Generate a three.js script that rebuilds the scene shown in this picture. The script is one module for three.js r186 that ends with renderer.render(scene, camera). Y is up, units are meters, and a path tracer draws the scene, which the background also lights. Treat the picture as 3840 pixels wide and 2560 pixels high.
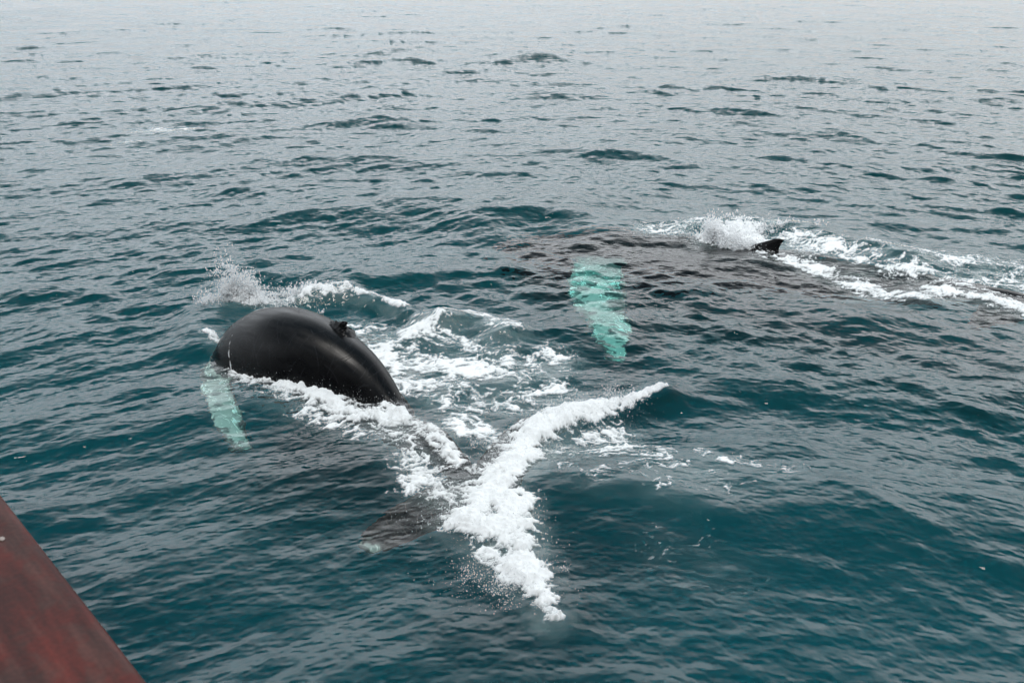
import * as THREE from 'three';
import { mergeGeometries } from 'three/addons/utils/BufferGeometryUtils.js';

// ---------------------------------------------------------------- camera, sky, sun, exposure
const CAM_H = 7.3, PITCH = 23, FOV = 40, PW = 1024, PH = 682;
const scene = new THREE.Scene();
const camera = new THREE.PerspectiveCamera(FOV, PW / PH, 0.1, 9000);
camera.position.set(0, CAM_H, 0);
camera.rotation.set(THREE.MathUtils.degToRad(-PITCH), 0, 0);
camera.focus = 15; camera.userData.fStop = 14;
const renderer = new THREE.WebGLRenderer({ antialias: true });
renderer.setSize(PW, PH);
renderer.toneMapping = THREE.LinearToneMapping;
renderer.toneMappingExposure = 1.2;
renderer.shadowMap.enabled = true;

const SKY = { low: [1.55, 1.62, 1.69], high: [0.15, 0.26, 0.35] };
{ // an even overcast: a little brighter low down, a little bluer to the left of the view
  const W = 256, Hh = 128, px = new Float32Array(W * Hh * 4);
  for (let j = 0; j < Hh; j++) for (let i = 0; i < W; i++) {
    const el = ((j + 0.5) / Hh - 0.5) * Math.PI, az = ((i + 0.5) / W - 0.5) * 2 * Math.PI; // az = atan2(z, x)
    const dx = Math.cos(az);
    const CP_ = [[0, 0.31], [8, 0.42], [14, 0.68], [20, 0.98], [25, 0.95], [31, 0.66], [38, 0.34], [47, 0.12], [60, 0.02], [90, 0]], d_ = Math.max(0, el * 180 / Math.PI); // cloud is brightest in a broad belt a third of the way up
    let n_ = 0; while (n_ < CP_.length - 2 && CP_[n_ + 1][0] < d_) n_++;
    const f_ = (d_ - CP_[n_][0]) / (CP_[n_ + 1][0] - CP_[n_][0]), up = CP_[n_][1] + (CP_[n_ + 1][1] - CP_[n_][1]) * (f_ * f_ * (3 - 2 * f_) * 0.5 + f_ * 0.5), o = (j * W + i) * 4;
    const ahead = 0.5 + 0.5 * Math.cos(az + Math.PI / 2 - 0.15), side = (0.9 + 0.45 * ahead * ahead * Math.cos(el)) * (1 + 0.10 * dx);
    const cl = 1 + 0.05 * Math.sin(az * 3 + 1.7) * Math.sin(el * 7) * Math.cos(el) + 0.03 * Math.sin(az * 7 + 0.4 + 3 * el) * Math.cos(el);
    for (let c = 0; c < 3; c++) {
      let v = SKY.low[c] * up + SKY.high[c] * (1 - up) * Math.sin(Math.max(0, el));
      v *= side * cl; if (c === 0) v *= 1 + 0.03 * dx; if (c === 2) v *= 1 - 0.03 * dx;
      px[o + c] = v;
    }
    px[o + 3] = 1;
  }
  const tex = new THREE.DataTexture(px, W, Hh, THREE.RGBAFormat, THREE.FloatType);
  tex.mapping = THREE.EquirectangularReflectionMapping; tex.magFilter = THREE.LinearFilter; tex.minFilter = THREE.LinearFilter;
  tex.needsUpdate = true;
  scene.background = tex; scene.environment = tex;
}
const sun = new THREE.DirectionalLight(0xfffaf4, 1.5);
sun.position.set(-12, 60, -4); sun.target.position.set(0, 0, -16); scene.add(sun, sun.target);
sun.castShadow = true; sun.shadow.radius = 40;
Object.assign(sun.shadow.camera, { left: -30, right: 30, top: 30, bottom: -30, near: 1, far: 150 });

// ---------------------------------------------------------------- helpers
let seed = 12345;
const rnd = () => { seed = (seed + 0x6D2B79F5) | 0; let t = Math.imul(seed ^ (seed >>> 15), 1 | seed); t = (t + Math.imul(t ^ (t >>> 7), 61 | t)) ^ t; return ((t ^ (t >>> 14)) >>> 0) / 4294967296; };
const gauss = () => Math.sqrt(-2 * Math.log(1 - rnd())) * Math.cos(2 * Math.PI * rnd());
const V = (x, y, z) => new THREE.Vector3(x, y, z);
const clamp = (x, a = 0, b = 1) => Math.min(b, Math.max(a, x));
const smooth = (a, b, x) => { const t = clamp((x - a) / (b - a)); return t * t * (3 - 2 * t); };
const hash = (i, j) => { let h = Math.imul(i, 374761393) ^ Math.imul(j, 668265263); h = Math.imul(h ^ (h >>> 13), 1274126177); return ((h ^ (h >>> 16)) >>> 0) / 4294967296; };
function noise(x, y) { // gradient noise, about -1..1
  const i = Math.floor(x), j = Math.floor(y), u = x - i, v = y - j;
  const g = (a, b) => { const t = hash(i + a, j + b) * 6.2831853; return Math.cos(t) * (u - a) + Math.sin(t) * (v - b); };
  const s = u * u * u * (u * (u * 6 - 15) + 10), t = v * v * v * (v * (v * 6 - 15) + 10);
  const a = g(0, 0), b = g(1, 0), c = g(0, 1), d = g(1, 1);
  return 1.5 * (a + (b - a) * s + (c + (d - c) * s - a - (b - a) * s) * t);
}
const fbm = (x, y, n = 4) => { let s = 0, a = 0.5; for (let k = 0; k < n; k++) { s += a * noise(x + k * 17.3, y - k * 9.1); x *= 2.03; y *= 2.03; a *= 0.5; } return s; };
// where the sight line through a point of the 1024 x 682 frame meets a level surface; used once to survey places on the water
const FPX = PH / 2 / Math.tan(THREE.MathUtils.degToRad(FOV / 2)), CP = Math.cos(THREE.MathUtils.degToRad(PITCH)), SP = Math.sin(THREE.MathUtils.degToRad(PITCH));
function at(px, py, y = 0) {
  const u = (px - PW / 2) / FPX, v = (PH / 2 - py) / FPX, dy = v * CP - SP, dz = -(CP + v * SP), t = (y - CAM_H) / dy;
  return V(u * t, y, dz * t);
}
function under(px, py, depth) { // the same for a point below the surface, with the bend of the ray in water
  const p = at(px, py), d = Math.hypot(p.x, p.z), ct = d / Math.hypot(d, CAM_H), cr = ct / 1.333, run = depth * cr / Math.sqrt(1 - cr * cr);
  return V(p.x + p.x / d * run, -depth, p.z + p.z / d * run);
}
const used = {};
const numbered = n => { used[n] = (used[n] ?? -1) + 1; return used[n] ? `${n}_${String(used[n]).padStart(3, '0')}` : n; };
function tag(o, label, category, kind, group) { Object.assign(o.userData, { label, category }); if (kind) o.userData.kind = kind; if (group) o.userData.group = group; return o; }
function mesh(name, geo, mat, parent = scene) {
  const m = new THREE.Mesh(geo, mat); m.name = parent === scene ? numbered(name) : name; m.castShadow = m.receiveShadow = true; parent.add(m); return m;
}
function segDist(x, z, P) { // distance to a polyline, and how far along it (0..1)
  let best = 1e9, bt = 0, n = P.length - 1;
  for (let i = 0; i < n; i++) {
    const ax = P[i].x, az = P[i].z, bx = P[i + 1].x - ax, bz = P[i + 1].z - az, L = bx * bx + bz * bz;
    const t = L ? clamp(((x - ax) * bx + (z - az) * bz) / L) : 0, dx = x - ax - bx * t, dz = z - az - bz * t, d = dx * dx + dz * dz;
    if (d < best) { best = d; bt = (i + t) / n; }
  }
  return [Math.sqrt(best), bt];
}

// ---------------------------------------------------------------- the sea: one height field
const OCT = [ // wavelengths from, to; rms slope; spread of directions in degrees
  [9, 5.5, 0.042, 18], [5.5, 3, 0.048, 22], [3, 1.7, 0.055, 26], [1.7, 0.95, 0.066, 29], [0.95, 0.52, 0.076, 32], [0.52, 0.29, 0.07, 33], [0.29, 0.16, 0.06, 40], [0.16, 0.085, 0.04, 48]];
const NW = 20, waves = OCT.map(([a, b, s, sp]) => {
  const o = { lam: (a + b) / 2, k: [], amp: 0, sig: 0 };
  let v = 0;
  for (let i = 0; i < NW; i++) {
    const l = a * Math.pow(b / a, (i + rnd()) / NW), th = gauss() * sp * Math.PI / 180, k = 2 * Math.PI / l, A = s * Math.SQRT2 / Math.sqrt(NW) / k;
    o.k.push([k * Math.sin(th), k * Math.cos(th), A, rnd() * 6.2831853]); v += A * A / 2;
  }
  o.sig = Math.sqrt(v); return o;
});
const bumps = []; // raised or sunken water along a line: {P, w, h}
const addBump = (pts, w, h) => bumps.push({ P: pts.map(p => at(p[0], p[1])), w, h });
const slicks = []; // smoothed water: {P, w, k}
const addSlick = (pts, w, k) => slicks.push({ P: pts.map(p => at(p[0], p[1])), w, k });
for (const l of [bumps, slicks]) l.length = 0;
addBump([[200, 345], [196, 330], [215, 312], [245, 300]], 0.55, 0.16);
addBump([[310, 302], [350, 299], [400, 312], [440, 328]], 0.35, 0.28);
addBump([[420, 335], [470, 322], [510, 335]], 0.45, 0.25);
addBump([[540, 425], [600, 408], [665, 394]], 0.4, 0.2);
addBump([[480, 530], [530, 560], [560, 615]], 0.45, 0.07);
addBump([[600, 440], [660, 420]], 0.8, -0.1);
addBump([[700, 228], [740, 225], [800, 235], [900, 262]], 0.8, 0.28);
addBump([[480, 222], [550, 210], [600, 228]], 1.4, 0.3);
addBump([[400, 54], [440, 47], [480, 50], [530, 58]], 3.5, 0.55);
addBump([[255, 280], [310, 274], [350, 285]], 0.6, 0.16);
addBump([[930, 300], [980, 305], [1040, 320]], 0.8, 0.15);
addSlick([[620, 470], [760, 520], [900, 600]], 3.0, 0.45);
addSlick([[560, 640], [760, 660]], 2.2, 0.5);
addSlick([[250, 480], [330, 520], [340, 600]], 1.8, 0.6);
addSlick([[620, 225], [700, 240]], 2.0, 0.5);
addSlick([[430, 480], [330, 440]], 1.5, 0.5);
const out = { h: 0, x: 0, z: 0 };
function sea(x, z, cell = 0) { // height and slopes
  const q = (x - 1) / 6, r = Math.sqrt(1 + q * q), u = x, v = -z + 2.2 * r, wv = 2.2 * q / r / 6;
  let h = 0, hu = 0, hv = 0;
  const gust = 0.95 + 0.45 * noise(x * 0.09 + 3, z * 0.07);
  let calm = 1;
  for (const s of slicks) { const [d] = segDist(x, z, s.P); if (d < s.w * 2) calm = Math.min(calm, 1 - (1 - s.k) * (1 - smooth(s.w * 0.5, s.w * 2, d))); }
  for (let o = 0; o < waves.length; o++) {
    const W = waves[o]; let a = 0, au = 0, av = 0;
    for (let i = 0; i < NW; i++) {
      const k = W.k[i], p = k[0] * u + k[1] * v + k[3], s = Math.sin(p) * k[2], c = Math.cos(p) * k[2];
      a += s; au += k[0] * c; av += k[1] * c;
    }
    const m = o < 2 ? 1 : gust * (o > 2 ? calm : Math.sqrt(calm)), sharp = 0.22 / W.sig;
    const f = m * (1 + 2 * sharp * a);
    const far = cell ? 0.38 + 0.62 * smooth(0.7, 2.5, W.lam / cell) : 1;
    hu += au * f * far; hv += av * f * far;
    h += m * (a + sharp * (a * a - W.sig * W.sig)) * (cell ? smooth(1.6, 3.5, W.lam / cell) : 1);
  }
  let hx = hu + hv * wv, hz = -hv;
  if (z > -70) for (const b of bumps) {
    const B = (X, Z) => { const [d] = segDist(X, Z, b.P); return d > b.w * 3.2 ? 0 : b.h * Math.exp(-d * d / (b.w * b.w)); };
    const c = B(x, z);
    if (c !== 0) { h += c; hx += (B(x + 0.02, z) - c) / 0.02; hz += (B(x, z + 0.02) - c) / 0.02; }
  }
  out.h = h; out.x = hx; out.z = hz; return out;
}
const seaY = (x, z) => sea(x, z).h;

const RIPPLE = 6.4; // metres that one sheet of fine ripples covers
const rippleTex = (() => { // capillary ripples too fine for the mesh: slopes of a sum of waves that close on themselves
  const S = 1024, gx = new Float32Array(S * S), gy = new Float32Array(S * S), d = new Uint8Array(S * S * 4);
  const sn = new Float32Array(S), add = [];
  for (let k = 0; k < S; k++) sn[k] = Math.cos(k / S * 2 * Math.PI);
  for (let k = 0; k < 110; k++) {
    const l = 0.55 * Math.pow(0.075 / 0.55, rnd()), th = gauss() * 0.6, m = Math.round(RIPPLE / l * Math.sin(th)), n = Math.max(1, Math.round(RIPPLE / l * Math.cos(th))), q = Math.hypot(m, n), sl = 0.125 * Math.SQRT2 / Math.sqrt(110), ph = Math.floor(rnd() * S);
    add.push([m, n, sl * m / q, sl * n / q, ph]);
  }
  for (const [m, n, a, b, ph] of add) for (let j = 0; j < S; j++) { let t = (n * j + ph) % S; for (let i = 0; i < S; i++) { const c = sn[((t + m * i) % S + S) % S], o = j * S + i; gx[o] += a * c; gy[o] += b * c; } }
  for (let o = 0; o < S * S; o++) { const g = 0.6 + 0.5 * Math.max(-1, Math.min(1, gy[o] * 4)), x = -gx[o] * g, y = -gy[o] * g, L = Math.hypot(x, y, 1); d[o * 4] = 127.5 + 127.5 * x / L; d[o * 4 + 1] = 127.5 + 127.5 * y / L; d[o * 4 + 2] = 127.5 + 127.5 / L; d[o * 4 + 3] = 255; }
  const t = new THREE.DataTexture(d, S, S, THREE.RGBAFormat); t.wrapS = t.wrapT = THREE.RepeatWrapping; t.magFilter = THREE.LinearFilter; t.needsUpdate = true; return t;
})();
{
  const deg = Math.PI / 180, cols = [], rows = [0.6, 1.5, 3, 4.5];
  for (let a = -37; a <= 37.0001; a += 0.078) cols.push(a);
  for (let a = 39; a < 322; a += 5) cols.push(a);
  let t = 58; while (t > 2.3) { rows.push(CAM_H / Math.tan(t * deg)); t -= 0.056; }
  for (; t > 0.13; t *= 0.95) rows.push(CAM_H / Math.tan(t * deg));
  const nc = cols.length, nr = rows.length, n = nc * nr, pos = new Float32Array(n * 3), nor = new Float32Array(n * 3), uv = new Float32Array(n * 2), idx = new Uint32Array((nr - 1) * nc * 6);
  for (let j = 0; j < nr; j++) {
    const R = rows[j], cell = j ? Math.max(R - rows[j - 1], R * 0.078 * deg) : 1;
    for (let i = 0; i < nc; i++) {
      const a = cols[i] * deg, x = R * Math.sin(a), z = -R * Math.cos(a), o = j * nc + i;
      const c = i && cols[i] - cols[i - 1] > 1 ? Math.max(cell, R * 5 * deg) : cell;
      const s = R > 1500 ? { h: 0, x: 0, z: 0 } : sea(x, z, c), L = Math.hypot(s.x, 1, s.z);
      pos.set([x, s.h, z], o * 3); nor.set([-s.x / L, 1 / L, -s.z / L], o * 3); uv.set([x / RIPPLE, (-z + 2.2 * Math.hypot(1, (x - 1) / 6)) / RIPPLE], o * 2);
    }
  }
  let k = 0;
  for (let j = 0; j < nr - 1; j++) for (let i = 0; i < nc; i++) {
    const a = j * nc + i, b = j * nc + (i + 1) % nc, c = a + nc, d = b + nc;
    idx[k++] = a; idx[k++] = b; idx[k++] = c; idx[k++] = b; idx[k++] = d; idx[k++] = c;
  }
  const g = new THREE.BufferGeometry();
  g.setAttribute('position', new THREE.BufferAttribute(pos, 3)); g.setAttribute('normal', new THREE.BufferAttribute(nor, 3)); g.setAttribute('uv', new THREE.BufferAttribute(uv, 2));
  g.setIndex(new THREE.BufferAttribute(idx, 1));
  const water = new THREE.MeshPhysicalMaterial({ color: 0xffffff, roughness: 0.04, metalness: 0, transmission: 1, thickness: 5, ior: 1.333, normalMap: rippleTex });
  water.attenuationColor = new THREE.Color().setRGB(0.60, 0.905, 0.88); water.attenuationDistance = 1.0;
  mesh('sea', g, water).userData.kind = 'structure';
  const floor = new THREE.CircleGeometry(5000, 64); floor.rotateX(-Math.PI / 2);  // disc for the added backdrop, not a real sea floor
  const backdrop = mesh('scatter_backdrop', floor, new THREE.MeshStandardMaterial({ color: new THREE.Color().setRGB(0.015, 0.30, 0.55), roughness: 1 }));  // added plane; its blue stands in for light scattered back by deep water
  backdrop.position.y = -5; backdrop.userData.kind = 'structure';
}

// ---------------------------------------------------------------- whales: one continuous skin each
function tube(rings, nu = 96, capStart = true) { // rings: {c, a (half-axis sideways), b (half-axis up), c2 colour, e exponent, w width factor}
  const P = [], C = [], UV = [], I = [], n = rings.length;
  rings.forEach((r, j) => {
    for (let i = 0; i <= nu; i++) {
      const t = i / nu * 2 * Math.PI, s = Math.sin(t), c = Math.cos(t);
      const fx = Math.sign(s) * Math.pow(Math.abs(s), r.e ?? 1), fy = Math.sign(c) * Math.pow(Math.abs(c), r.e ?? 1);
      const p = r.c.clone().addScaledVector(r.a, fx).addScaledVector(r.b, fy);
      if (r.d) r.d(p, t);
      P.push(p.x, p.y, p.z); UV.push(r.v ?? j * 0.05, i / nu);
      const k = r.col(t, p); C.push(k[0], k[1], k[2]);
    }
  });
  const w = nu + 1;
  for (let j = 0; j < n - 1; j++) for (let i = 0; i < nu; i++) { const a = j * w + i; I.push(a, a + w, a + 1, a + 1, a + w, a + w + 1); }
  const g = new THREE.BufferGeometry();
  g.setAttribute('position', new THREE.Float32BufferAttribute(P, 3)); g.setAttribute('uv', new THREE.Float32BufferAttribute(UV, 2)); g.setAttribute('color', new THREE.Float32BufferAttribute(C, 3));
  g.setIndex(I); g.computeVertexNormals();
  const N = g.attributes.normal; // close the seam
  for (let j = 0; j < n; j++) { const a = j * w, b = a + nu, v = V(N.getX(a) + N.getX(b), N.getY(a) + N.getY(b), N.getZ(a) + N.getZ(b)).normalize(); N.setXYZ(a, v.x, v.y, v.z); N.setXYZ(b, v.x, v.y, v.z); }
  return g;
}
const cat = (K, t) => { // Catmull-Rom through rows of numbers, t in 0..rows-1
  const i = Math.min(Math.floor(t), K.length - 2), f = t - i, g = k => K[Math.max(0, Math.min(K.length - 1, k))];
  return K[i].map((_, c) => { const p0 = g(i - 1)[c], p1 = g(i)[c], p2 = g(i + 1)[c], p3 = g(i + 2)[c]; return p1 + 0.5 * f * (p2 - p0 + f * (2 * p0 - 5 * p1 + 4 * p2 - p3 + f * (3 * (p1 - p2) + p3 - p0))); });
};
const DARK = [0.021, 0.022, 0.025], PALE = [4.3, 4.2, 3.9];
const mixc = (a, b, t) => a.map((v, i) => v + (b[i] - v) * t);
function whaleBody(K, origin, fwd, side, roll = 0, n = 150) { // K rows: s along fwd, offset to side, y, half width, half height
  const rings = [];
  const pt = r => V(origin.x + fwd.x * r[0] + side.x * r[1], r[2], origin.z + fwd.z * r[0] + side.z * r[1]);
  for (let j = 0; j <= n; j++) {
    const t = j / n * (K.length - 1), r = cat(K, t), e = 0.03, c = pt(r);
    const T = pt(cat(K, Math.min(K.length - 1, t + e))).sub(pt(cat(K, Math.max(0, t - e)))).normalize();
    const S0 = T.clone().cross(V(0, 1, 0)).normalize(), U0 = S0.clone().cross(T).normalize(), cr = Math.cos(roll), sr = Math.sin(roll);
    const U = U0.clone().multiplyScalar(cr).addScaledVector(S0, sr), S = S0.clone().multiplyScalar(cr).addScaledVector(U0, -sr);
    rings.push({ c, a: S.multiplyScalar(Math.max(r[3], 0.01)), b: U.clone().multiplyScalar(Math.max(r[4], 0.01)), v: r[0], e: 0.94,
      d: (p, a) => {
        const up = Math.cos(a);
        if (up > 0.4 && r[0] < 0.5 && r[0] > -4) p.addScaledVector(U, 0.07 * smooth(0.5, 1, up) * smooth(0.5, -1, r[0])); // keel along the tail stock
        p.addScaledVector(U, 0.012 * noise(p.x * 1.3, p.z * 1.3 + p.y));
      },
      col: (a, p) => { const m = 1 + 0.35 * noise(p.x * 2.2 + p.y, p.z * 2.2 - p.y) + 0.25 * noise(p.x * 9, p.z * 9 + 6 * p.y); return DARK.map(v => v * m); } });
  }
  return tube(rings, 110);
}
function fin(pts, chords, thick, chordDir, colour, n = 60, knob = 0) { // pts: centre line; chords: chord length at each; chordDir(t) unit vector
  const K = pts.map((p, i) => [p.x, p.y, p.z, chords[i]]), rings = [];
  for (let j = 0; j <= n; j++) {
    const t = j / n * (K.length - 1), r = cat(K, t), q = cat(K, Math.min(K.length - 1, t + 0.02)), q0 = cat(K, Math.max(0, t - 0.02)), T = V(q[0] - q0[0], q[1] - q0[1], q[2] - q0[2]).normalize();
    const D = chordDir(j / n).clone(); D.addScaledVector(T, -D.dot(T)).normalize();
    const Nn = T.clone().cross(D).normalize(), k = j / n, ch = Math.max(0.02, r[3] * (1 + knob * Math.sin(k * 34) * (1 - k)));
    rings.push({ c: V(r[0], r[1], r[2]), a: D.multiplyScalar(ch / 2), b: Nn.multiplyScalar(thick * Math.sqrt(Math.max(0.06, ch / chords[0])) / 2), v: k * 3, col: (a, p) => colour(k, a, p) });
  }
  const e = rings[n], last = { ...e, a: e.a.clone().multiplyScalar(0.02), b: e.b.clone().multiplyScalar(0.02) }; rings.push(last);
  return tube(rings, 28);
}
const skinTex = (() => { // fine scars and wet sheen breaks in roughness
  const S = 1024, d = new Uint8Array(S * S * 4);
  for (let j = 0; j < S; j++) for (let i = 0; i < S; i++) {
    const n = 0.5 + 0.5 * fbm(i / 90, j / 22, 4), o = (j * S + i) * 4, v = clamp(0.30 + 0.4 * (n - 0.5)) * 255; d[o] = d[o + 1] = d[o + 2] = v; d[o + 3] = 255;
  }
  const line = (x, y, L, a, c, cur) => { for (let k = 0; k < L; k++) { const X = Math.round(x) & (S - 1), Y = Math.round(y) & (S - 1), o = (Y * S + X) * 4; d[o] = d[o + 1] = d[o + 2] = c; x += Math.cos(a); y += Math.sin(a); a += cur; } };
  for (let k = 0; k < 120; k++) line(rnd() * S, rnd() * S, 30 + rnd() * 160, rnd() * 6.28, 120 + rnd() * 80, (rnd() - 0.5) * 0.01);
  const t = new THREE.DataTexture(d, S, S, THREE.RGBAFormat); t.wrapS = t.wrapT = THREE.RepeatWrapping; t.magFilter = THREE.LinearFilter; t.repeat.set(0.25, 1); t.needsUpdate = true; return t;
})();
const scarTex = (() => { // pale scratches on the dark skin
  const S = 1024, d = new Uint8Array(S * S * 4).fill(255);
  for (let o = 0; o < d.length; o += 4) d[o] = d[o + 1] = d[o + 2] = 110;
  const line = (x, y, L, a, c, cur) => { for (let k = 0; k < L; k++) { const X = Math.round(x) & (S - 1), Y = Math.round(y) & (S - 1), o = (Y * S + X) * 4; for (const q of [0, 4, S * 4, S * 4 + 4]) if (o + q < d.length) d[o + q] = d[o + q + 1] = d[o + q + 2] = c; x += Math.cos(a); y += Math.sin(a); a += cur; } };
  for (let k = 0; k < 260; k++) line(rnd() * S, rnd() * S, 20 + rnd() * 120, 1.3 + gauss() * 0.5, 170 + rnd() * 85, (rnd() - 0.5) * 0.02);
  for (let k = 0; k < 900; k++) line(rnd() * S, rnd() * S, 1 + rnd() * 2, 0, 180 + rnd() * 60, 0);
  const t = new THREE.DataTexture(d, S, S, THREE.RGBAFormat); t.wrapS = t.wrapT = THREE.RepeatWrapping; t.magFilter = THREE.LinearFilter; t.repeat.set(0.25, 1); t.colorSpace = THREE.SRGBColorSpace; t.needsUpdate = true; return t;
})();
const skin = new THREE.MeshPhysicalMaterial({ vertexColors: true, map: scarTex, roughness: 1, roughnessMap: skinTex, bumpMap: skinTex, bumpScale: 0.0025, ior: 1.4, specularIntensity: 0.5 });
const finColour = (k, a, p) => { // white flipper with dark stains; edges and root greyed to imitate fading under water
  const n = 1.25 * fbm(p.x * 2.3 + 7, p.z * 2.3, 4) + 0.25 * noise(p.x * 8, p.z * 8) + 0.12 * noise(p.x * 21, p.z * 21) + 0.40 * Math.pow(Math.abs(Math.sin(a)), 4) - 0.05;
  return mixc(PALE, [0.5, 0.55, 0.55], Math.max(0.92 * smooth(0.02, 0.26, n), 0.9 - 0.9 * smooth(0.02, 0.22, k + 0.12 * n)));
};
const dark = (k, a, p) => DARK.map(v => v * (1 + 0.3 * noise(p.x * 6, p.z * 6)));
function dorsal(base, fwd, L, Hh, lean, ragged) { // a low hooked fin, rings from its foot to its tip
  const n = 22, rings = [], sideV = V(fwd.z, 0, -fwd.x);
  for (let j = 0; j <= n; j++) {
    const k = j / n, ch = L * (1 - 0.80 * Math.pow(k, 0.75)) * (1 + 0.25 * Math.pow(1 - k, 6)), back = lean * Math.pow(k, 1.6) + L * 0.28 * k;
    const c = base.clone().addScaledVector(fwd, -back).add(V(0, k * Hh - (0.12 + 0.3 * Math.pow(1 - k, 8)) * (1 - k) * Hh, 0));
    rings.push({ c, a: fwd.clone().multiplyScalar(ch / 2), b: sideV.clone().multiplyScalar(0.11 * (1 - 0.75 * k) + 0.2 * Math.pow(1 - k, 5)), v: k,
      d: p => { if (ragged) { p.addScaledVector(fwd, ragged * 0.05 * noise(p.y * 22 + 3, p.x * 16)); p.y += ragged * 0.05 * noise(p.x * 18, p.z * 18); } }, col: (a, p) => dark(0, a, p) });
  }
  rings.push({ ...rings[n], a: rings[n].a.clone().multiplyScalar(0.05), b: rings[n].b.clone().multiplyScalar(0.05), c: rings[n].c.clone().add(V(0, 0.015, 0)), d: null });
  return tube(rings, 40);
}
let nearBody;
{ // near whale, arching its back, left flank to the boat
  const fwd = V(-0.795, 0, -0.606), side = V(0.606, 0, -0.795), origin = V(-3.47, 0, -15.69);
  const K = [[-5.3, -1.35, -0.42, 0.05, 0.05], [-4.9, -1.2, -0.38, 0.2, 0.14], [-3.9, -0.85, -0.36, 0.24, 0.26], [-3.1, -0.5, -0.42, 0.28, 0.34], [-2.2, -0.24, -0.82, 0.27, 0.46], [-1.5, -0.1, -0.55, 0.40, 0.66], [-0.5, -0.04, -0.14, 0.66, 0.88], [0.5, 0, 0.06, 0.86, 0.96],
    [1.3, 0, -0.06, 0.95, 1.0], [1.9, 0.1, -0.5, 1.0, 1.02], [2.25, 0.5, -1.2, 1.0, 1.0], [2.4, 1.3, -2.0, 0.98, 0.95], [2.45, 2.3, -2.8, 0.85, 0.82], [2.4, 3.4, -3.6, 0.55, 0.5], [2.4, 4.2, -4.2, 0.2, 0.2], [2.4, 4.25, -4.22, 0.02, 0.02]];
  nearBody = { K, t: 8.1, o: origin, f: fwd, s: side };
  const parts = [whaleBody(K, origin, fwd, side, 0.26)];
  parts.push(dorsal(origin.clone().addScaledVector(fwd, -0.08).addScaledVector(side, 0.24).add(V(0, 0.85, 0)), fwd, 0.8, 0.19, 0.10, 0.8));
  const tail = origin.clone().addScaledVector(fwd, -4.85).addScaledVector(side, -1.18);
  const fl = (k, a, p) => dark(k, a, p);
  // flukes: left lobe sunk towards the boat, right lobe just below the surface
  const edge = (k, a, p) => { const n = noise(p.x * 5, p.z * 5); return mixc([0.26, 0.17, 0.15], PALE, 0.6 * smooth(0.80, 0.98, k + 0.16 * n + 0.12 * noise(p.x * 13, p.z * 13))); };
  const l1 = under(480, 487, 0.36), l2 = under(425, 510, 0.42), l3 = under(387, 532, 0.46), l4 = under(366, 548, 0.5);
  parts.push(fin([l1, l2, l3, l4], [1.0, 0.9, 0.72, 0.3], 0.2, () => fwd.clone(), edge, 50));
  const off = (p, y) => p.addScaledVector(fwd, 0.22).setY(y), r1 = tail.clone().setY(-0.3), r2 = off(at(528, 438), -0.26), r3 = off(at(572, 413), -0.2), r4 = off(at(635, 399), -0.14);
  parts.push(fin([r1, r2, r3, r4], [0.9, 0.7, 0.45, 0.12], 0.18, () => fwd.clone(), fl, 50));
  // left flipper, white, reaching down and back through the water
  const f = [[212, 346, 0.75], [217, 375, 0.5], [222, 400, 0.5], [231, 425, 0.6], [241, 446, 0.7]].map(a => under(...a));
  f[0].addScaledVector(side, 0.5);
  parts.push(fin(f, [0.62, 0.6, 0.56, 0.5, 0.3], 0.14, () => V(0.9, -0.25, -0.35), finColour, 70, 0.05));
  tag(mesh('humpback_whale', mergeGeometries(parts), skin), 'dark whale arching its wet back out of the water, with a ragged low dorsal fin', 'whale');
}
{ // far whale, lying just below the surface
  const fwd = V(-0.83, 0, -0.56), side = V(0.56, 0, -0.83), origin = at(768, 251);
  origin.y = 0;
  const K = [[-7.4, -0.4, -0.35, 0.05, 0.05], [-6.9, -0.3, -0.3, 0.2, 0.15], [-6, -0.1, -0.30, 0.32, 0.36], [-5, 0.15, -0.50, 0.44, 0.5], [-3.6, 0.2, -0.86, 0.62, 0.7], [-2, 0.1, -1.12, 0.85, 0.88], [0, 0, -1.27, 1.05, 1.05], [2, 0, -1.6, 1.25, 1.15], [4, 0, -2.2, 1.35, 1.2], [6, 0, -2.9, 1.25, 1.1], [7.6, 0.2, -3.5, 0.85, 0.75], [8.5, 0.4, -3.8, 0.25, 0.25], [8.6, 0.4, -3.82, 0.02, 0.02]];
  const parts = [whaleBody(K, origin, fwd, side)];
  parts.push(dorsal(origin.clone().addScaledVector(fwd, 0.25).add(V(0, -0.04, 0)), fwd, 1.15, 0.41, 0.2, 0));
  const f = [[592, 262, 1.3], [595, 282, 0.95], [601, 308, 0.8], [609, 334, 0.95], [617, 355, 1.1]].map(a => under(...a));
  f[0].addScaledVector(side, 0.4);
  parts.push(fin(f, [1.25, 1.35, 1.15, 0.75, 0.3], 0.18, () => V(0.97, -0.1, -0.2), finColour, 70, 0.05));
  const l1 = at(1030, 296).setY(-0.32), l4 = under(972, 326, 0.75), l2 = l1.clone().lerp(l4, 0.35).setY(-0.4), l3 = l1.clone().lerp(l4, 0.7).setY(-0.55);
  parts.push(fin([l1, l2, l3, l4], [1.0, 1.0, 0.8, 0.25], 0.2, () => fwd.clone(), dark, 50));
  tag(mesh('humpback_whale', mergeGeometries(parts), skin), 'submerged whale at right with only its smooth hooked black dorsal fin above water', 'whale');
}

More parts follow.
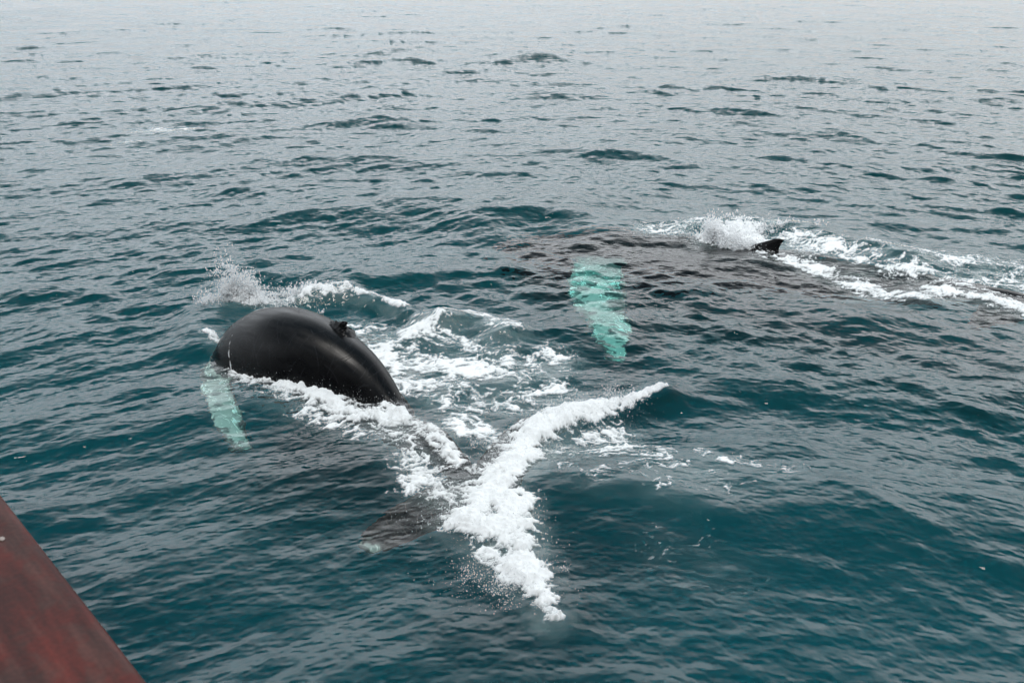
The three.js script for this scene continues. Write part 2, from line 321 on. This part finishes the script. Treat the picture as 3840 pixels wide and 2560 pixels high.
// ---------------------------------------------------------------- foam
const foamMat = new THREE.MeshPhysicalMaterial({ color: new THREE.Color().setRGB(0.95, 0.955, 0.96), roughness: 0.95, specularIntensity: 0.3, transmission: 0.5, thickness: 0 });
const bubbleMat = new THREE.MeshStandardMaterial({ color: new THREE.Color().setRGB(0.85, 0.88, 0.88), roughness: 1, vertexColors: true, transparent: true, side: THREE.DoubleSide });
const sheetMat = new THREE.MeshStandardMaterial({ color: new THREE.Color().setRGB(0.86, 0.88, 0.885), roughness: 0.7, vertexColors: true, transparent: true, side: THREE.DoubleSide });
const dropGeo = new THREE.IcosahedronGeometry(1, 1);
// field items: {p: [[px,py]..], w: half width (m), w2: half width at the end, d: density, h: heap height, soft}
function makeField(items) {
  const F = items.map(i => ({ ...i, P: i.p.map(a => at(a[0], a[1])) }));
  return {
    F,
    box() { let x0 = 1e9, x1 = -1e9, z0 = 1e9, z1 = -1e9; for (const f of F) for (const p of f.P) { const w = Math.max(f.w, f.w2 ?? 0) * 1.8; x0 = Math.min(x0, p.x - w); x1 = Math.max(x1, p.x + w); z0 = Math.min(z0, p.z - w); z1 = Math.max(z1, p.z + w); } return [x0, x1, z0, z1]; },
    at(x, z, sunk = false) { // [density, heap]
      let e = 0, h = 0;
      for (const f of F) {
        if (sunk && f.dry) continue;
        let [d, t] = segDist(x, z, f.P); const w = f.w + ((f.w2 ?? f.w) - f.w) * t;
        if (d > w * 1.8) continue;
        d += w * (0.34 * noise(x * 2.2, z * 2.2) + 0.34 * noise(x * 4.5 + z * 2 + 9, z * 8 - x * 3) + 0.2 * noise(x * 14 + z * 6, z * 24 - x * 8 + 4));
        if (d > w * 1.3) continue;
        const k = 1 - smooth(w * (f.core ?? 0.25), w * 1.3, d), dd = f.d + ((f.d2 ?? f.d) - f.d) * t;
        if (dd * k > e) e = dd * k;
        h = Math.max(h, (f.h ?? 0) * k * k);
      }
      return [e, h];
    }
  };
}
function lace(x, z) { // 0..1, high along the strands of a torn net
  const wx = x + 0.25 * noise(x * 1.4, z * 1.4) + 0.09 * noise(x * 5, z * 5 + 40) + 0.025 * noise(x * 17, z * 17), wz = z + 0.25 * noise(x * 1.4 + 50, z * 1.4) + 0.09 * noise(x * 5 + 90, z * 5) + 0.025 * noise(x * 17 + 5, z * 17);
  const r = (f, g, o) => { const v = 1 - Math.abs(noise(wx * f + o, wz * g + 2 * o)); return v * v * v; };
  return clamp(0.36 * r(1.9, 2.6, 11) + 0.36 * r(4.3, 5.6, 31) + 0.22 * r(10, 13, 3) + 0.14 * noise(wx * 24, wz * 30) + 0.30 * noise(wx * 0.9, wz * 1.2 + 7) + 0.10);
}
const heapNoise = (x, z) => { const b = (f, o) => Math.abs(noise(x * f + o, z * f - o)); return 0.25 + 0.6 * b(2.6, 3) + 0.35 * b(6.3, 8) + 0.2 * b(15, 1); };
function foamSheet(field, cell) {
  const [x0, x1, z0, z1] = field.box(), nx = Math.ceil((x1 - x0) / cell), nz = Math.ceil((z1 - z0) / cell), w = nx + 1;
  const val = new Float32Array(w * (nz + 1)).fill(-1), hy = new Float32Array(w * (nz + 1));
  for (let j = 0; j <= nz; j++) for (let i = 0; i <= nx; i++) {
    const x = x0 + i * cell, z = z0 + j * cell, [e, hp] = field.at(x, z);
    if (e <= 0.02) continue;
    const l = lace(x, z), v = l + e - 1;
    val[j * w + i] = v;
    if (v > -0.3) {
      const inn = smooth(0, 0.75, v), lump = heapNoise(x, z), fine = noise(x * 30, z * 30);
      hy[j * w + i] = seaY(x, z) + 0.006 + 0.035 * Math.sqrt(inn) * (0.5 + lump) + hp * inn * lump + 0.012 * fine * inn;
    } else hy[j * w + i] = NaN;
  }
  // thin foam lets the water show through it: cover by the share of bubbles at each point
  const P = [], N = [], A = [], I = [], id = new Int32Array(w * (nz + 1)).fill(-1), ok = k => val[k] > -0.07;
  const vert = (i, j) => {
    const k = j * w + i; if (id[k] >= 0) return id[k];
    const g = (a, b) => { const v = hy[clamp(b, 0, nz) * w + clamp(a, 0, nx)]; return Number.isNaN(v) || v === 0 ? hy[k] : v; };
    let y = hy[k]; if (Number.isNaN(y) || y === 0) y = seaY(x0 + i * cell, z0 + j * cell) + 0.006;
    const dx = (g(i + 1, j) - g(i - 1, j)) / (2 * cell) || 0, dz = (g(i, j + 1) - g(i, j - 1)) / (2 * cell) || 0, L = Math.hypot(dx, 1, dz);
    P.push(x0 + i * cell, y, z0 + j * cell); N.push(-dx / L, 1 / L, -dz / L); A.push(1, 1, 1, smooth(-0.07, 0.3, val[k]));
    return id[k] = P.length / 3 - 1;
  };
  for (let j = 0; j < nz; j++) for (let i = 0; i < nx; i++) {
    const k = j * w + i; if (!(ok(k) || ok(k + 1) || ok(k + w) || ok(k + w + 1))) continue;
    const a = vert(i, j), b = vert(i + 1, j), c = vert(i, j + 1), d = vert(i + 1, j + 1);
    I.push(a, c, b, b, c, d);
  }
  const g = new THREE.BufferGeometry();
  g.setAttribute('position', new THREE.Float32BufferAttribute(P, 3)); g.setAttribute('normal', new THREE.Float32BufferAttribute(N, 3)); g.setAttribute('color', new THREE.Float32BufferAttribute(A, 4)); g.setIndex(I);
  return g;
}
const M4 = new THREE.Matrix4(), Q4 = new THREE.Quaternion(), E3 = new THREE.Euler();
function drops(name, list, parent) { // list of [x, y, z, r, stretch]
  if (!list.length) return;
  const im = new THREE.InstancedMesh(dropGeo, foamMat, list.length); im.name = name; im.castShadow = im.receiveShadow = true;
  list.forEach(([x, y, z, r, st = 1], i) => { E3.set(rnd() * 0.6 - 0.3, rnd() * 6, rnd() * 0.6 - 0.3); Q4.setFromEuler(E3); M4.compose(V(x, y, z), Q4, V(r * (0.8 + 0.4 * rnd()), r * st, r * (0.8 + 0.4 * rnd()))); im.setMatrixAt(i, M4); });
  parent.add(im);
}
function foamPatch(name, label, items, { cell = 0.025, froth = 0, spray = 0, bubbles = 0, size = 0.007, rise = 0.08 } = {}) {
  const g = new THREE.Group(); g.name = numbered(name); scene.add(g); tag(g, label, 'foam', 'stuff');
  const field = makeField(items), [x0, x1, z0, z1] = field.box();
  mesh('foam_sheet', foamSheet(field, cell), sheetMat, g);
  const fill = (n, fn) => { const L = []; for (let k = 0, t = 0; k < n && t < n * 60; t++) { const x = x0 + rnd() * (x1 - x0), z = z0 + rnd() * (z1 - z0), [e, hp] = field.at(x, z), q = e > 0.02 && fn(x, z, e, hp); if (q) { L.push(q); k++; } } return L; };
  drops('froth', fill(froth, (x, z, e, hp) => { const v = lace(x, z) + e - 1; if (v < 0.03 * rnd()) return null; const lump = heapNoise(x, z), inn = smooth(0, 0.75, v); return [x, seaY(x, z) + 0.012 + 0.04 * inn * lump + hp * inn * lump * (0.9 + 0.3 * rnd()), z, size * (0.4 + 1.1 * rnd() * rnd())]; }), g);
  drops('spray', fill(spray, (x, z, e, hp) => { if (rnd() > e * 1.4 * smooth(-0.1, 0.5, noise(x * 5, z * 5))) return null; const y = Math.abs(gauss()) * (rise + 0.5 * hp); return [x + gauss() * 0.08, seaY(x, z) + 0.01 + y, z + gauss() * 0.08, size * (0.2 + 0.4 * rnd() * rnd()), 1 + 2 * rnd()]; }), g);
  if (bubbles) for (const dep of [0.10, 0.26]) { // fine bubbles carried under: two drifting veils
    const c = 0.07, X0 = x0 - 0.3, Z0 = z0 - 0.3, nx = Math.ceil((x1 - X0 + 0.3) / c), nz = Math.ceil((z1 - Z0 + 0.3) / c), w = nx + 1, P = [], A = [], I = [];
    for (let j = 0; j <= nz; j++) for (let i = 0; i <= nx; i++) {
      const x = X0 + i * c, z = Z0 + j * c; let e = 0;
      for (const [a, b] of [[0, 0], [0.2, 0], [-0.2, 0], [0, 0.2], [0, -0.2]]) e += field.at(x + a, z + b, true)[0] / 5;
      const m = clamp(e * 1.1) * clamp(0.45 + 0.9 * fbm(x * 1.6 + dep * 30, z * 2.1, 4));
      P.push(x, seaY(x, z) - dep - 0.03 * noise(x * 4, z * 4), z); A.push(1, 1, 1, bubbles * m);
    }
    for (let j = 0; j < nz; j++) for (let i = 0; i < nx; i++) { const a = j * w + i, q = [a, a + w, a + 1, a + w + 1]; if (q.some(k => A[k * 4 + 3] > 0.004)) I.push(q[0], q[1], q[2], q[2], q[1], q[3]); }
    const bg = new THREE.BufferGeometry(); bg.setAttribute('position', new THREE.Float32BufferAttribute(P, 3)); bg.setAttribute('color', new THREE.Float32BufferAttribute(A, 4)); bg.setIndex(I); bg.computeVertexNormals();
    mesh('bubble_cloud', bg, bubbleMat, g);
  }
  return g;
}
foamPatch('flank_foam', 'churned white foam along the near waterline of the arched whale back', [
  { p: [[209, 338], [222, 347], [240, 360], [262, 377], [285, 388]], w: 0.14, w2: 0.2, d: 0.75, h: 0.07 },
  { p: [[285, 388], [318, 398], [352, 410], [395, 420]], w: 0.34, w2: 0.42, d: 0.98, h: 0.09, core: 0.15 },
  { p: [[240, 372], [285, 400], [330, 420], [370, 432]], w: 0.35, d: 0.5 }], { cell: 0.02, froth: 6300, spray: 1500, bubbles: 0.4 });
foamPatch('tail_foam', 'foam and drips trailing over the submerged tail stock of the near whale', [
  { p: [[400, 418], [425, 432], [450, 455], [490, 482]], w: 0.36, w2: 0.2, d: 0.72, d2: 0.7, h: 0.06 },
  { p: [[400, 425], [410, 455], [430, 480], [470, 492]], w: 0.42, d: 0.66, h: 0.03 }, { p: [[392, 410], [402, 414]], w: 0.2, d: 0.9, h: 0.12 }], { cell: 0.02, froth: 4050, spray: 2500, bubbles: 0.4 });
foamPatch('fluke_foam', 'bright Y-shaped band of foam heaped over the flukes at the centre', [
  { p: [[478, 507], [497, 482], [520, 456], [536, 432], [556, 417]], w: 0.42, w2: 0.38, d: 1.15, h: 0.07, core: 0.15 },
  { p: [[534, 434], [570, 416], [615, 405], [648, 396], [666, 391]], dry: true, w: 0.48, w2: 0.05, d: 1.2, d2: 0.9, h: 0.08, core: 0.15 },
  { p: [[462, 515], [490, 528], [518, 545]], w: 0.4, w2: 0.4, d: 1.12, h: 0.07, core: 0.15 },
  { p: [[505, 500], [510, 535], [524, 565], [540, 595], [554, 618]], w: 0.42, w2: 0.17, d: 1.12, d2: 0.9, h: 0.07, core: 0.15 },
  { p: [[490, 552], [520, 570]], w: 0.26, d: 0.8 }, { p: [[560, 445], [590, 440], [620, 425]], w: 0.45, d: 0.42 }], { cell: 0.018, froth: 20250, spray: 6000, bubbles: 0.6, size: 0.006 });
foamPatch('wake_foam', 'broad net of torn foam in the wake on the far side of the whale back', [
  { p: [[232, 303], [246, 304], [258, 304]], w: 0.3, d: 1.0, h: 0.2, core: 0.1 }, { p: [[262, 304], [290, 303]], w: 0.25, d: 0.6 },
  { p: [[305, 303], [340, 299], [380, 303], [402, 313]], w: 0.26, w2: 0.15, d: 0.7, h: 0.06 },
  { p: [[378, 358], [420, 362], [460, 365], [490, 372]], w: 0.8, w2: 0.65, d: 1.02, d2: 0.68, core: 0.1 },
  { p: [[415, 335], [450, 320], [482, 317], [500, 335], [520, 338]], w: 0.55, w2: 0.3, d: 0.72, d2: 0.5 },
  { p: [[400, 380], [450, 392], [500, 400], [530, 395], [565, 388]], w: 0.8, w2: 0.4, d: 0.56, d2: 0.42 },
  { p: [[340, 325], [370, 335], [400, 330], [450, 335]], w: 0.6, d: 0.45 },
  { p: [[460, 420], [480, 430], [500, 435], [515, 455]], w: 0.5, w2: 0.25, d: 0.5 }, { p: [[480, 345], [520, 375], [550, 360]], w: 0.7, d: 0.48 }], { cell: 0.022, froth: 5400, spray: 500, bubbles: 0.55 });
foamPatch('stray_foam', 'thin broken threads of foam drifting to the right of the flukes', [
  { p: [[560, 445], [610, 443], [650, 450], [680, 470]], w: 0.55, w2: 0.4, d: 0.42 }, { p: [[700, 455], [725, 462]], w: 0.25, d: 0.55 },
  { p: [[640, 480], [690, 490], [760, 480]], w: 0.6, d: 0.25 }, { p: [[675, 545], [735, 570]], w: 0.6, d: 0.11 }, { p: [[560, 470], [600, 480]], w: 0.35, d: 0.34 }], { cell: 0.018, froth: 135, spray: 60, bubbles: 0.3 });
foamPatch('surface_foam', 'long foam streak over the submerged whale around and behind the hooked fin', [
  { p: [[655, 230], [700, 226], [720, 232]], w: 0.6, d: 0.52 },
  { p: [[708, 241], [716, 240], [728, 244]], w: 0.5, w2: 0.3, d: 1.15, h: 0.22, core: 0.1 }, { p: [[720, 236], [738, 230], [750, 240]], w: 0.6, d: 0.9, h: 0.12, core: 0.15 },
  { p: [[740, 228], [790, 228], [830, 232]], w: 0.55, w2: 0.3, d: 0.5 },
  { p: [[765, 255], [800, 262], [850, 280], [890, 292]], w: 0.4, w2: 0.55, d: 0.6, h: 0.04 },
  { p: [[795, 245], [850, 258], [920, 275], [1000, 290]], w: 0.9, w2: 0.6, d: 0.6, d2: 0.5 },
  { p: [[880, 255], [960, 265], [1050, 285]], w: 1.0, d: 0.45 },
  { p: [[870, 288], [910, 296], [950, 292]], w: 0.55, d: 0.62, h: 0.04 }, { p: [[935, 290], [985, 300], [1040, 316]], w: 0.4, d: 0.85, h: 0.06 }], { cell: 0.035, froth: 5400, spray: 800, bubbles: 0.4, size: 0.01 });
foamPatch('distant_foam', 'faint scatter of foam flecks on open water, upper left', [
  { p: [[150, 131], [195, 130]], w: 1.1, d: 0.43 }, { p: [[115, 143], [135, 142]], w: 0.6, d: 0.3 }], { cell: 0.05, froth: 45, size: 0.02 });
{ // a thread of white water sliding off the near whale's shoulders
  const g = scene.getObjectByName('flank_foam'), K = nearBody.K, tt = nearBody.t, r = cat(K, tt), q = cat(K, tt + 0.03), P3 = e => V(nearBody.o.x + nearBody.f.x * e[0] + nearBody.s.x * e[1], e[2], nearBody.o.z + nearBody.f.z * e[0] + nearBody.s.z * e[1]);
  const c = P3(r), T = P3(q).sub(c).normalize(), S0 = T.clone().cross(V(0, 1, 0)).normalize(), U0 = S0.clone().cross(T).normalize(), cr = Math.cos(0.26), sr = Math.sin(0.26), U = U0.clone().multiplyScalar(cr).addScaledVector(S0, sr), S = S0.clone().multiplyScalar(cr).addScaledVector(U0, -sr);
  const pts = []; for (let a = 0.5; a > -1.75; a -= 0.06) pts.push(c.clone().addScaledVector(S, Math.sin(a) * r[3] * 1.012).addScaledVector(U, Math.cos(a) * r[4] * 1.012).addScaledVector(T, 0.05 * noise(a * 2, 1) + 0.02 * noise(a * 8, 4)));
  const tg = new THREE.TubeGeometry(new THREE.CatmullRomCurve3(pts), 140, 0.011, 6), p = tg.attributes.position;
  for (let j = 0; j <= 140; j++) { // swells and thins, breaks off here and there
    const mid = V(0, 0, 0), m = clamp(0.55 + 1.5 * fbm(j * 0.13, 3, 3), 0.02, 1.5); for (let k = 0; k < 6; k++) mid.add(V(p.getX(j * 7 + k), p.getY(j * 7 + k), p.getZ(j * 7 + k))); mid.multiplyScalar(1 / 6);
    for (let k = 0; k < 7; k++) { const q = j * 7 + k; p.setXYZ(q, mid.x + (p.getX(q) - mid.x) * m, mid.y + (p.getY(q) - mid.y) * m, mid.z + (p.getZ(q) - mid.z) * m); }
  }
  mesh('foam_thread', tg, foamMat, g);
}
function splash(name, label, cols, size) { // cols: jets of water thrown up over a place, each a curved thread of drops
  const g = new THREE.Group(); g.name = numbered(name); scene.add(g); tag(g, label, 'splash', 'stuff');
  const core = [], fly = [];
  for (const c of cols) {
    const b = at(c.px, c.py);
    for (let q = 0; q < c.jets; q++) {
      const bx = b.x + gauss() * c.w * 0.45, bz = b.z + gauss() * c.w * 0.3, H = c.top * (0.15 + 0.95 * Math.pow(rnd(), 1.6)), lx = (c.lean ?? 0) + gauss() * 0.22 * c.w / 0.5, lz = gauss() * 0.15, L = 0.45 + 0.9 * rnd(), y0 = seaY(bx, bz);
      for (let k = 0; k < c.n; k++) {
        const u = Math.pow(rnd(), 1.1) * L; if (noise(u * 6 + q * 3.7, q * 1.3) < -0.05 + 0.25 * (u - 0.5)) continue; const y = H * (2.2 * u - 1.2 * u * u), sp = 0.02 + 0.10 * u;
        const p = [bx + lx * u * 1.4 + gauss() * sp, Math.max(y0 - 0.03, y0 + y + gauss() * sp), bz + lz * u + gauss() * sp, size * (0.3 + 1.1 * rnd() * rnd()) * (1.05 - 0.6 * Math.min(1, u)), 1 + rnd()];
        (u < 0.5 ? core : fly).push(p);
      }
    }
  }
  drops('froth', core, g); drops('spray', fly, g);
}
splash('head_splash', 'burst of white spray thrown up just beyond the whale back', [
  { px: 247, py: 304, top: 0.75, w: 0.12, jets: 22, n: 150, lean: 0 }, { px: 238, py: 304, top: 0.9, w: 0.13, jets: 22, n: 150, lean: -0.1 }, { px: 230, py: 304, top: 0.5, w: 0.12, jets: 16, n: 130, lean: -0.15 }, { px: 256, py: 304, top: 0.55, w: 0.14, jets: 20, n: 140, lean: 0.06 }, { px: 236, py: 303, top: 1.4, w: 0.3, jets: 12, n: 70, lean: -0.2 },
  { px: 216, py: 304, top: 0.25, w: 0.4, jets: 12, n: 60, lean: -0.3 }, { px: 278, py: 301, top: 0.14, w: 1.0, jets: 40, n: 80 }], 0.02);
splash('fin_splash', 'plume of white water bursting just left of the hooked fin', [
  { px: 708, py: 242, top: 0.62, w: 0.08, jets: 18, n: 150 }, { px: 713, py: 242, top: 0.7, w: 0.1, jets: 18, n: 150, lean: 0.05 }, { px: 720, py: 244, top: 0.46, w: 0.14, jets: 20, n: 150, lean: 0.1 }, { px: 728, py: 246, top: 0.3, w: 0.2, jets: 26, n: 140, lean: 0.15 }, { px: 738, py: 248, top: 0.14, w: 0.3, jets: 26, n: 120, lean: 0.15 }, { px: 742, py: 234, top: 0.16, w: 1.3, jets: 60, n: 100 }], 0.024);
splash('fluke_spray', 'fine drops flying above the far arm of the fluke foam', [
  { px: 622, py: 402, top: 0.36, w: 0.35, jets: 16, n: 90 }, { px: 570, py: 412, top: 0.2, w: 0.9, jets: 60, n: 90 }, { px: 520, py: 447, top: 0.16, w: 0.7, jets: 40, n: 80, lean: -0.1 }, { px: 482, py: 525, top: 0.12, w: 0.7, jets: 50, n: 80, lean: -0.25 }, { px: 520, py: 580, top: 0.1, w: 0.6, jets: 50, n: 80, lean: -0.25 }], 0.008);

// ---------------------------------------------------------------- the boat's rail
{
  const wood = (() => {
    const S = 1024, c = new Uint8Array(S * S * 4), b = new Uint8Array(S * S * 4);
    for (let j = 0; j < S; j++) for (let i = 0; i < S; i++) {
      const g = fbm(i / 220, j / 30, 4), m = fbm(i / 70 + 30, j / 50, 4), f = 0.6 * noise(i / 9, j / 7), o = (j * S + i) * 4;
      const worn = smooth(-0.12, 0.35, m + 0.5 * g), k = 0.85 + 0.55 * g + 0.14 * f;
      const A = [86, 29, 22], B = [76, 43, 38];
      for (let q = 0; q < 3; q++) { c[o + q] = clamp((A[q] + (B[q] - A[q]) * worn) * k / 255) * 255; b[o + q] = clamp(0.5 + 0.35 * g + 0.2 * f) * 255; }
      c[o + 3] = b[o + 3] = 255;
    }
    return [c, b].map((d, k) => { const t = new THREE.DataTexture(d, S, S, THREE.RGBAFormat); t.wrapS = t.wrapT = THREE.RepeatWrapping; t.magFilter = THREE.LinearFilter; t.repeat.set(1.2, 1.2); if (!k) t.colorSpace = THREE.SRGBColorSpace; t.needsUpdate = true; return t; });
  })();
  const mat = new THREE.MeshPhysicalMaterial({ map: wood[0], bumpMap: wood[1], bumpScale: 0.0008, roughness: 0.68, specularIntensity: 0.7 });
  const top = CAM_H - 0.75, a = at(0, 489, top), b = at(152, 682, top), dir = b.clone().sub(a).setY(0).normalize(), inb = V(-dir.z, 0, dir.x);
  if (inb.x > 0) inb.negate();
  const g = new THREE.Group(); g.name = 'boat'; g.position.copy(a); g.rotation.y = Math.atan2(-dir.z, dir.x); scene.add(g);
  tag(g, 'boat whose red-brown varnished wooden rail crosses the bottom left corner', 'boat');
  const rail = new THREE.Group(); rail.name = 'rail'; g.add(rail);
  const s = new THREE.Vector3(0, 0, 1).applyAxisAngle(V(0, 1, 0), g.rotation.y).dot(inb) > 0 ? 1 : -1; // which way inboard lies in the rail's own axes
  const prof = (w, h, r) => { const S = new THREE.Shape(); S.moveTo(r, 0); S.lineTo(w - r, 0); S.quadraticCurveTo(w, 0, w, -r); S.lineTo(w, -h + r); S.quadraticCurveTo(w, -h, w - r, -h); S.lineTo(r, -h); S.quadraticCurveTo(0, -h, 0, -h + r); S.lineTo(0, -r); S.quadraticCurveTo(0, 0, r, 0); return S; };
  const board = (name, w, h, r, off, y, parent, m, len = 26) => {
    const e = new THREE.ExtrudeGeometry(prof(w, h, r), { depth: len, bevelEnabled: false, steps: 1, curveSegments: 10 });
    e.rotateY(Math.PI / 2); e.translate(-len * 0.6, y, 0); // along x, width runs to -z
    if (s > 0) { e.scale(1, 1, -1); const ix = e.attributes.position; for (let k = 0; k < ix.count; k += 3) for (const at_ of [e.attributes.position, e.attributes.normal, e.attributes.uv]) { const n = at_.itemSize, A = at_.array; for (let q = 0; q < n; q++) { const t = A[(k + 1) * n + q]; A[(k + 1) * n + q] = A[(k + 2) * n + q]; A[(k + 2) * n + q] = t; } } }
    e.translate(0, 0, s * off);
    const p = e.attributes.position, u = e.attributes.uv; for (let k = 0; k < p.count; k++) u.setXY(k, p.getX(k), p.getZ(k) + p.getY(k));
    return mesh(name, e, m, parent);
  };
  board('cap_board', 0.3, 0.06, 0.018, 0, 0, rail, mat);
  board('side_board', 0.05, 0.85, 0.01, 0.05, -0.062, rail, mat);
  const navy = new THREE.MeshPhysicalMaterial({ color: new THREE.Color().setRGB(0.05, 0.06, 0.075), roughness: 0.4 }), cream = new THREE.MeshPhysicalMaterial({ color: new THREE.Color().setRGB(0.55, 0.53, 0.48), roughness: 0.5 }), pane = new THREE.MeshPhysicalMaterial({ color: 0x0a0d10, roughness: 0.08 });
  board('hull', 7, 9, 0.4, 0.1, -0.915, g, navy);
  board('deck', 6.6, 0.04, 0.01, 0.3, -0.87, g, new THREE.MeshStandardMaterial({ color: 0x8a6f52, roughness: 0.8 }));
  const cabin = board('cabin', 3.2, 4.2, 0.1, 2.1, 3.35, g, cream);
  for (let k = 0; k < 7; k++) { const w = board('window', 0.05, 0.9, 0.02, 2.07, 1.2, g, pane, 1.2); w.position.x = -9 + k * 2.8; }
  const q = at(2, 538, top + 0.001), chip = new THREE.SphereGeometry(0.0045, 12, 8); chip.scale(1.2, 0.25, 0.8);
  const ch = mesh('paint_fleck', chip, new THREE.MeshStandardMaterial({ color: 0x9a8f8a, roughness: 0.7 }), rail); g.updateMatrixWorld(true); ch.position.copy(g.worldToLocal(q)); ch.userData.label = 'small white fleck on the wood';
}
renderer.render(scene, camera);
